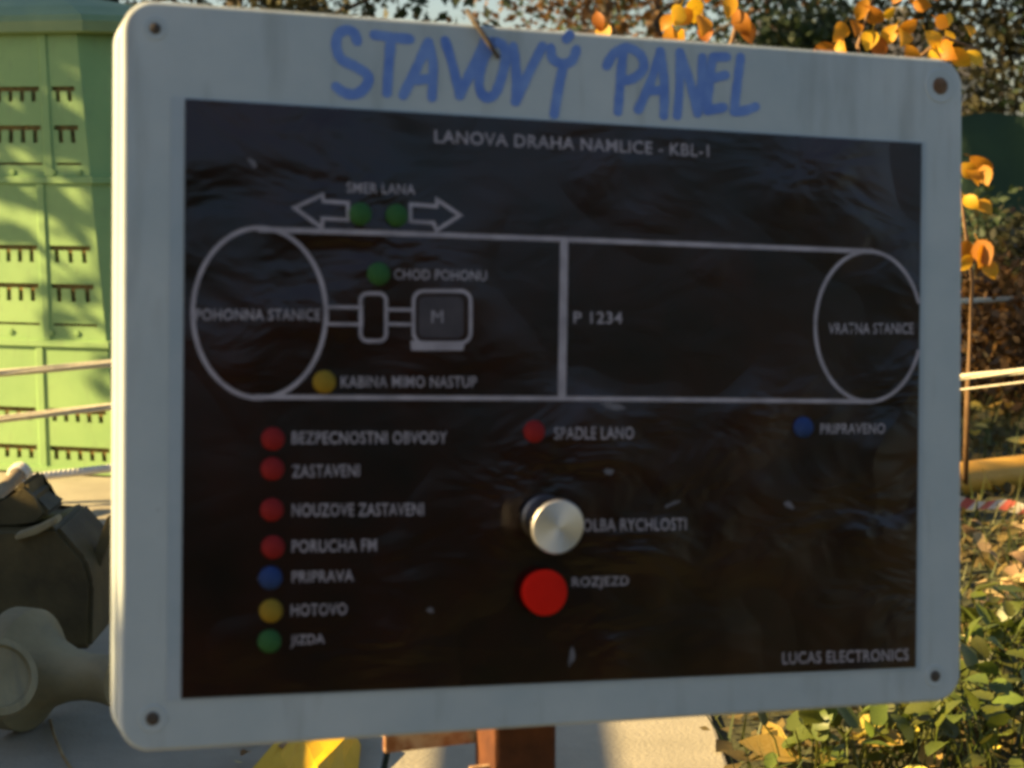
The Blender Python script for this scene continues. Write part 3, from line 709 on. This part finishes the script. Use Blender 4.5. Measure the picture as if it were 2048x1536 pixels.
sapling(b2, [[b2, P(1790, 700, 3.6), P(1760, 300, 3.55), P(1715, 90, 3.5), P(1745, 0, 3.5), P(1760, -150, 3.5)], [P(1760, 300, 3.55), P(1830, 120, 3.5), P(1890, 75, 3.5), P(1960, 100, 3.5)]],
        [(1690, 45, 3.5, .055, 215), (1705, 40, 3.5, .05, 185), (1670, 92, 3.5, .045, 260), (1678, 80, 3.5, .04, 150), (1752, 70, 3.5, .055, 170), (1745, 60, 3.5, .05, 195), (1805, 60, 3.45, .05, 200), (1812, 88, 3.45, .05, 150), (1835, 40, 3.45, .05, 245), (1850, 62, 3.45, .05, 150), (1870, 35, 3.45, .04, 120), (1868, 90, 3.45, .055, 150), (1885, 82, 3.45, .055, 140), (1905, 95, 3.45, .05, 130), (1890, 60, 3.5, .04, 170), (1730, 12, 3.5, .05, 120), (1900, 25, 3.6, .035, 200), (1930, 50, 3.6, .035, 170), (1735, -5, 3.5, .05, 200), (1925, 105, 3.45, .05, 130), (1790, 15, 3.6, .035, 240), (1825, 5, 3.6, .04, 100)] + scatter(1800, -80, 90, 50, 22, 3.5, .035, .055), 'bushy sapling with many golden leaves above the rusty corner screw')
b3 = G(1930, 1000)
sapling(b3, [[b3, P(1935, 780, 3.9), P(1945, 560, 3.9), P(1925, 420, 3.9), P(1905, 300, 3.9)]],
        [(1940, 312, 3.85, .06, 110), (1965, 330, 3.85, .05, 170), (1930, 335, 3.85, .05, 150), (1928, 392, 3.85, .045, 140), (1945, 405, 3.85, .05, 130), (1935, 480, 3.85, .06, 190), (1955, 480, 3.85, .065, 160), (1970, 490, 3.85, .06, 200), (1945, 510, 3.85, .05, 230), (1965, 520, 3.85, .05, 150), (1915, 330, 3.85, .05, 120)], 'thin low sapling with golden leaves in front of the green netting')

def leaf_cloud(name, pts, sizes, mt, parent=None, flat=0.0, kind=None, L=1.0):
    n = len(pts); pts = np.asarray(pts, float)
    base = np.array([(0, -0.5, 0), (0.30, -0.05, 0.06), (0, 0.5, 0), (-0.30, -0.05, 0.06)]) * np.array([1, L, 1])
    # random orientation; flat pulls normals to vertical
    q = rng.normal(size=(n, 3)); q[:, 2] += flat * 3; q /= np.linalg.norm(q, axis=1)[:, None]
    h = rng.normal(size=(n, 3)); u = np.cross(q, h); u /= np.linalg.norm(u, axis=1)[:, None]; v2 = np.cross(q, u)
    s = np.asarray(sizes)[:, None]
    V = np.concatenate([pts + (u * b[0] + v2 * b[1] + q * b[2]) * s for b in base], 1).reshape(-1, 3)
    me = bpy.data.meshes.new(name); me.vertices.add(n * 4); me.vertices.foreach_set('co', V.ravel())
    F = np.arange(n * 4).reshape(n, 4)
    tri = np.concatenate([F[:, [0, 1, 2]], F[:, [0, 2, 3]]], 1).reshape(-1)
    me.loops.add(n * 6); me.loops.foreach_set('vertex_index', tri); me.polygons.add(n * 2); me.polygons.foreach_set('loop_start', np.arange(0, n * 6, 3)); me.update(); me.validate()
    o = link(name, me, mt, parent)
    if kind: o['kind'] = kind
    return o

# leaf litter and grass on the right
def litter():
    n = 15000
    x = 0.27 + np.abs(rng.normal(size=n)) * 1.7; y = rng.uniform(1.6, 9.0, n); z = rng.uniform(0.0, 0.03, n)
    tag(leaf_cloud('leaf_litter', np.c_[x, y, z], rng.uniform(0.015, 0.05, n), M['litter'], flat=0.6), 'brown fallen leaf litter covering the ground beyond the concrete edge', 'leaf litter', kind='stuff')
    n = 9000
    x = 0.295 + np.abs(rng.normal(size=n)) * 1.6; y = rng.uniform(1.7, 8.5, n)
    hgt = rng.uniform(0.03, 0.12, n); az = rng.uniform(0, 6.28, n); ln = rng.uniform(0.2, 1.0, n)
    V = np.zeros((n, 3, 3)); wx = np.cos(az) * 0.0028; wy = np.sin(az) * 0.0028
    V[:, 0] = np.c_[x - wx, y - wy, np.zeros(n)]; V[:, 1] = np.c_[x + wx, y + wy, np.zeros(n)]; V[:, 2] = np.c_[x - np.sin(az) * hgt * ln, y + np.cos(az) * hgt * ln, hgt]
    me = bpy.data.meshes.new('grass'); me.vertices.add(n * 3); me.vertices.foreach_set('co', V.ravel()); me.loops.add(n * 3); me.loops.foreach_set('vertex_index', np.arange(n * 3)); me.polygons.add(n); me.polygons.foreach_set('loop_start', np.arange(0, n * 3, 3)); me.update()
    tag(link('grass', me, M['grass']), 'thin yellowing grass blades growing through the leaf litter', 'grass', kind='stuff')
litter()

# individual fallen leaves one can point to
def fallen(x, y, size, kind, label, group=None, h=0.03):
    p = G(x, y, h); o = link('fallen_leaf', random.choice(LF[kind]), None, None, p); o.scale = (size,) * 3
    o.rotation_euler = (R(random.uniform(-25, 35)), R(random.uniform(-30, 30)), random.uniform(0, 6.28)); tag(o, label, 'leaf', group); return o
fallen(1722, 1478, 0.075, 'yellow', 'big pale yellow fallen leaf under the lower right edge of the panel', h=0.05)
fallen(1968, 1285, 0.06, 'dry', 'pale beige fallen leaf among the ivy', h=0.07)
fallen(1945, 1430, 0.075, 'yellow', 'long yellow curled leaf beside the ivy', h=0.06)
fallen(1600, 1515, 0.085, 'yellow', 'long straw-yellow leaf lying near the concrete edge', h=0.03)
for _ in range(46): fallen(random.uniform(1930, 2120), random.uniform(1030, 1230), random.uniform(.03, .055), 'dry', 'dry beige leaf scattered between barrier tape and ivy', 'dry leaves between tape and ivy', 0.035)
for _ in range(34): fallen(random.uniform(1500, 2100), random.uniform(1420, 1580), random.uniform(.03, .055), 'yellow', 'small yellow leaf fallen among the ivy at the concrete edge', 'yellow leaves among the ivy', 0.03)
for _ in range(26): fallen(random.uniform(1930, 2150), random.uniform(790, 905), random.uniform(.04, .07), 'yellow', 'yellow fallen leaf on the bank behind the yellow pipe', 'yellow leaves behind the pipe', 0.05)
for x, y in ((472, 1487), (475, 1522), (578, 1499), (482, 1512), (136, 1035), (128, 1040)): fallen(x, y, 0.022, 'dry', 'tiny dry leaf scrap lying on the bare concrete', 'dry scraps on the concrete', 0.008)

# ivy plants
def ivy(i, cx, cyy, n, spread):
    base = G(cx, cyy); root = tag(empty('ivy_plant', base), 'low green ivy plant with rounded leaves at the concrete edge', 'ivy', 'ivy plants by the concrete edge')
    for _ in range(n):
        a = random.uniform(0, 6.28); r = spread * math.sqrt(random.random()); h = random.uniform(0.03, 0.11)
        q = Vector((r * math.cos(a), r * math.sin(a), h))
        o = link('leaf', random.choice(LF['ivy']), None, root, q); s = random.uniform(0.026, 0.048); o.scale = (s, s, s)
        o.rotation_euler = (R(random.uniform(-10, 55)), R(random.uniform(-30, 30)), random.uniform(0, 6.28))
        v, f = tube_vf([Vector((q.x * .5, q.y * .5, 0)), q * 0.75, q], 0.0012, 4); link('stalk', mesh('stalk', v, f), M['leaf_ivy'], root)
k = 0
for cx, cyy in [(1760, 1500), (1900, 1480), (2020, 1500), (1830, 1440), (1960, 1390), (2060, 1400), (1990, 1330), (2070, 1320), (1860, 1560), (2000, 1580), (1700, 1560), (1955, 1300), (1620, 1570), (1780, 1440), (1900, 1420)]:
    ivy(k, cx, cyy, 20, 0.10); k += 1

# thin straw on the concrete by the winch
pts = [G(100, 1440, 0.004), G(108, 1470, 0.006), G(125, 1510, 0.006), G(150, 1550, 0.004)]
tag(tube('straw', pts, 0.0022, M['leaf_dry']), 'thin curved dry straw lying on the concrete below the winch', 'straw')

# ------------------------------------------------------------------ green netting fence
def net_fence():
    x0, x1, yy, h = 0.9, 7.5, 8.2, 0.95
    root = tag(empty('netting_fence', (x0, yy, 0)), 'dark green netting stretched between wooden posts behind the leafy bank', 'fence')
    nx, nz = 90, 14; v, f = [], []
    for j in range(nz + 1):
        for i in range(nx + 1):
            x = (x1 - x0) * i / nx; z = 0.02 + h * j / nz - 0.05 * math.sin(math.pi * ((i / nx * 5) % 1)) * j / nz
            v.append((x, 0.05 * math.sin(x * 4 + z) + 0.03 * math.sin(x * 11 + z * 5), z))
    for j in range(nz):
        for i in range(nx): f.append((j * (nx + 1) + i, j * (nx + 1) + i + 1, (j + 1) * (nx + 1) + i + 1, (j + 1) * (nx + 1) + i))
    link('net', mesh('net', v, f, True), M['net'], root)
    for k in range(6): box('post', 0.07, 0.07, 0.9, ((x1 - x0) * k / 5, 0.12, 0.45), M['wood'], root, 0.006)
net_fence()

# ------------------------------------------------------------------ unseen board fence added at left to throw shadow strips on the concrete
def shadow_fence():
    x = -1.75; te = math.tan(SUN_EL) / math.cos(SUN_A)
    te = math.tan(SUN_EL) / math.cos(SUN_A)
    y0, y1 = 1.15, 3.73
    root = tag(empty('shadow_fence', (x, (y0 + y1) / 2, 0)), 'low weathered board fence added out of view to cast shadow strips on the concrete', 'fence')
    L = y1 - y0
    def zz(gx): return (gx - x) * math.tan(SUN_EL) / math.cos(SUN_A)    # height whose shadow edge lands at gx
    top, a, b = zz(0.137), zz(-0.100), zz(-0.215)
    box('board', 0.022, L, top - a, (0, 0, (top + a) / 2), M['wood'], root, 0.003)
    z = b; k = 0
    while z > 0.05:
        hgt = min(0.20, z - 0.02); box('board', 0.022, L, hgt - 0.001, (0, 0, z - hgt / 2), M['wood'], root, 0.002); z -= hgt
    for yy in (-L / 2 + 0.05, 0, L / 2 - 0.05): box('post', 0.07, 0.07, top - 0.01, (-0.048, yy, (top - 0.01) / 2), M['wood'], root, 0.004)
shadow_fence()

# ------------------------------------------------------------------ trees and bushes
def tree(name, base, h, spread, low, mt, nleaf, lsize, label, group=None, trunk=0.08, nb=9, seed=0, cat='tree'):
    r = random.Random(seed); g = np.random.default_rng(seed)
    base = Vector(base); root = tag(empty(name, base), label, cat, group)
    pts = [Vector((r.uniform(-.1, .1) * t * spread, r.uniform(-.1, .1) * t * spread, h * 0.92 * t)) for t in np.linspace(0, 1, 7)]; pts[0] = Vector((0, 0, -0.05))
    v, f = tube_vf(pts, [trunk * (1 - 0.85 * i / 6) for i in range(7)], 9); link('trunk', mesh('trunk', v, f, True), M['bark'], root)
    v, f, tips = [], [], []
    for k in range(nb):
        t = r.uniform(low, 0.95); i = min(int(t * 6), 5); s = pts[i].lerp(pts[i + 1], t * 6 - i)
        a = 2.4 * k + r.uniform(-.4, .4); L = spread * r.uniform(.6, 1.05) * (1.15 - 0.6 * t); e = s + Vector((math.cos(a) * L, math.sin(a) * L, L * r.uniform(.15, .7)))
        m = s.lerp(e, .5) + Vector((0, 0, -0.06 * L)); tube_vf([s, m, e], [trunk * .38 * (1 - .6 * t), trunk * .25 * (1 - .6 * t), trunk * .06], 6, v, f); tips += [m, e, s.lerp(e, .75)]
        for _ in range(3):
            e2 = m.lerp(e, r.random()) + Vector((r.uniform(-1, 1), r.uniform(-1, 1), r.uniform(-.4, .8))) * L * .45; tube_vf([m.lerp(e, .3), e2], [trunk * .12, trunk * .03], 5, v, f); tips += [e2, m.lerp(e2, .6)]
    link('branches', mesh('branches', v, f, True), M['bark'], root)
    tips = np.array([tuple(t) for t in tips]); idx = g.integers(0, len(tips), nleaf); sg = spread * 0.20 * g.uniform(.5, 1.2, len(tips))
    p = tips[idx] + g.normal(size=(nleaf, 3)) * sg[idx][:, None]; p[:, 2] = np.maximum(p[:, 2], 0.06)
    leaf_cloud('crown', p, g.uniform(.6, 1.3, nleaf) * lsize, mt, root)
def bush(base, h, spread, mt, nleaf, lsize, label, seed, group=None):
    tree('bush', base, h, spread, 0.08, mt, nleaf, lsize, label, group, trunk=0.03, nb=14, seed=seed, cat='bush')
# far backdrop, left to right
bush((-3.9, 9.0, 0), 2.4, 1.0, M['fol_olive'], 9000, .07, 'olive brown bush behind the green compost bin', 11)
bush((-2.5, 10.0, 0), 2.2, 0.9, M['fol_olive'], 9000, .07, 'olive bush to the right behind the compost bin', 12)
tree('tree', (-1.35, 10.5, 0), 4.5, 1.5, 0.30, M['fol_dark'], 3000, .08, 'thin dark tree beside the sky gap above the title', seed=13, trunk=0.07)
tree('tree', (-1.75, 11.3, 0), 4.8, 1.4, 0.30, M['fol_olive'], 3000, .08, 'thin leaning tree with brown leaves behind the dark tree', seed=14, trunk=0.08)
tree('tree', (1.0, 13.0, 0), 4.2, 1.7, 0.15, M['fol_orange'], 4500, .08, 'sparse orange autumn tree behind the middle of the panel', seed=15, trunk=0.07)
tree('tree', (0.9, 16.5, 0), 4.6, 1.7, 0.15, M['fol_dark'], 5500, .09, 'sparse green tree behind the orange autumn tree', seed=16, trunk=0.08)
bush((1.8, 12.0, 0), 1.75, 0.9, M['fol_dark'], 7000, .07, 'low dark bush in front of the house roof', 17)
bush((4.2, 10.5, 0), 2.6, 1.3, M['fol_dark'], 12000, .07, 'tall dark green bush above the green netting', 18)
bush((3.2, 11.5, 0), 2.0, 1.1, M['fol_olive'], 9000, .07, 'brown bush above the green netting', 19)
bush((5.6, 9.6, 0), 2.8, 1.4, M['fol_dark'], 9000, .08, 'large dark bush at the end of the netting', 20)
bush((-1.45, 9.3, 0), 2.3, 0.75, M['fol_olive'], 9000, .06, 'brownish bush beside the sky gap behind the painted title', 51)
for i, (x, y, hh, k) in enumerate([(1950, 800, .42, 'fol_orange'), (2060, 770, .5, 'fol_olive'), (1985, 720, .5, 'fol_dark'), (2110, 840, .4, 'fol_orange')]):
    q = G(x, y); bush((q.x, q.y, 0), hh, 0.34, M[k], 2600, .04, ['small rusty brown shrub between the yellow pipe and the netting', 'small olive shrub in front of the green netting', 'small dark green shrub at the foot of the netting', 'low rusty shrub close behind the yellow pipe'][i], 60 + i)
# unseen bushes added behind the camera to darken reflections and skylight on the panel
for i, (x, y, hh) in enumerate([(-3.4, -4.2, 2.3), (-1.2, -4.8, 2.0), (1.0, -4.6, 2.1), (3.2, -4.4, 1.8), (5.4, -4.0, 2.0)]):
    bush((x, y, 0), hh, 1.5, M['fol_dark'], 7000, .11, 'dense dark bush added behind the camera to darken the panel reflections', 30 + i, 'bushes added behind the camera')

# added out of view at left to dapple the bin and shade the panel edge
tree('tree', (-3.4, 4.35, 0), 4.0, 1.0, 0.46, M['fol_orange'], 5000, .09, 'autumn tree added out of view to dapple the green bin', seed=41, trunk=0.08)
bush((-2.6, 0.19, 0), 2.3, 0.36, M['fol_dark'], 14000, .06, 'upright dark bush added out of view to shade the panel edge', 42)
# ------------------------------------------------------------------ house with dark roof
def house():
    d = 60.0; l, r_ = P(1425, 70, d), P(1840, 40, d); zr = P(1600, 42, d).z; ze = zr - 2.0
    x0, x1 = l.x, r_.x + 1.5; yy = l.y
    root = tag(empty('house', ((x0 + x1) / 2, yy, 0)), 'distant house with a dark grey roof beyond the garden', 'house')
    hx = (x1 - x0) / 2; dp = 4.0
    v = [(-hx, -dp, ze), (hx, -dp, ze), (hx, dp, ze), (-hx, dp, ze), (-hx + 1.2, 0, zr), (hx - 0.2, 0, zr)]
    o = link('roof', mesh('roof', v, [(0, 1, 5, 4), (2, 3, 4, 5), (1, 2, 5), (3, 0, 4), (3, 2, 1, 0)]), M['roof'], root)
    box('wall', 2 * hx - 0.6, 2 * dp - 0.6, ze - 0.01, (0, 0, (ze - 0.01) / 2), M['plaster'], root)
    for k in range(3):
        wn = box('window', 0.9, 0.08, 1.1, (-hx * .6 + hx * .6 * k, -dp + 0.28, ze * .5), M['tape_white'], root); box('pane', 0.76, 0.02, 0.96, (-hx * .6 + hx * .6 * k, -dp + 0.228, ze * .5), M['glass'], wn)
    link('chimney', from_bm('chimney', box_bm(bmesh.new(), .5, .5, 1.2, (hx * .5, 0.6, zr - 0.1))), M['plaster'], o)
house()
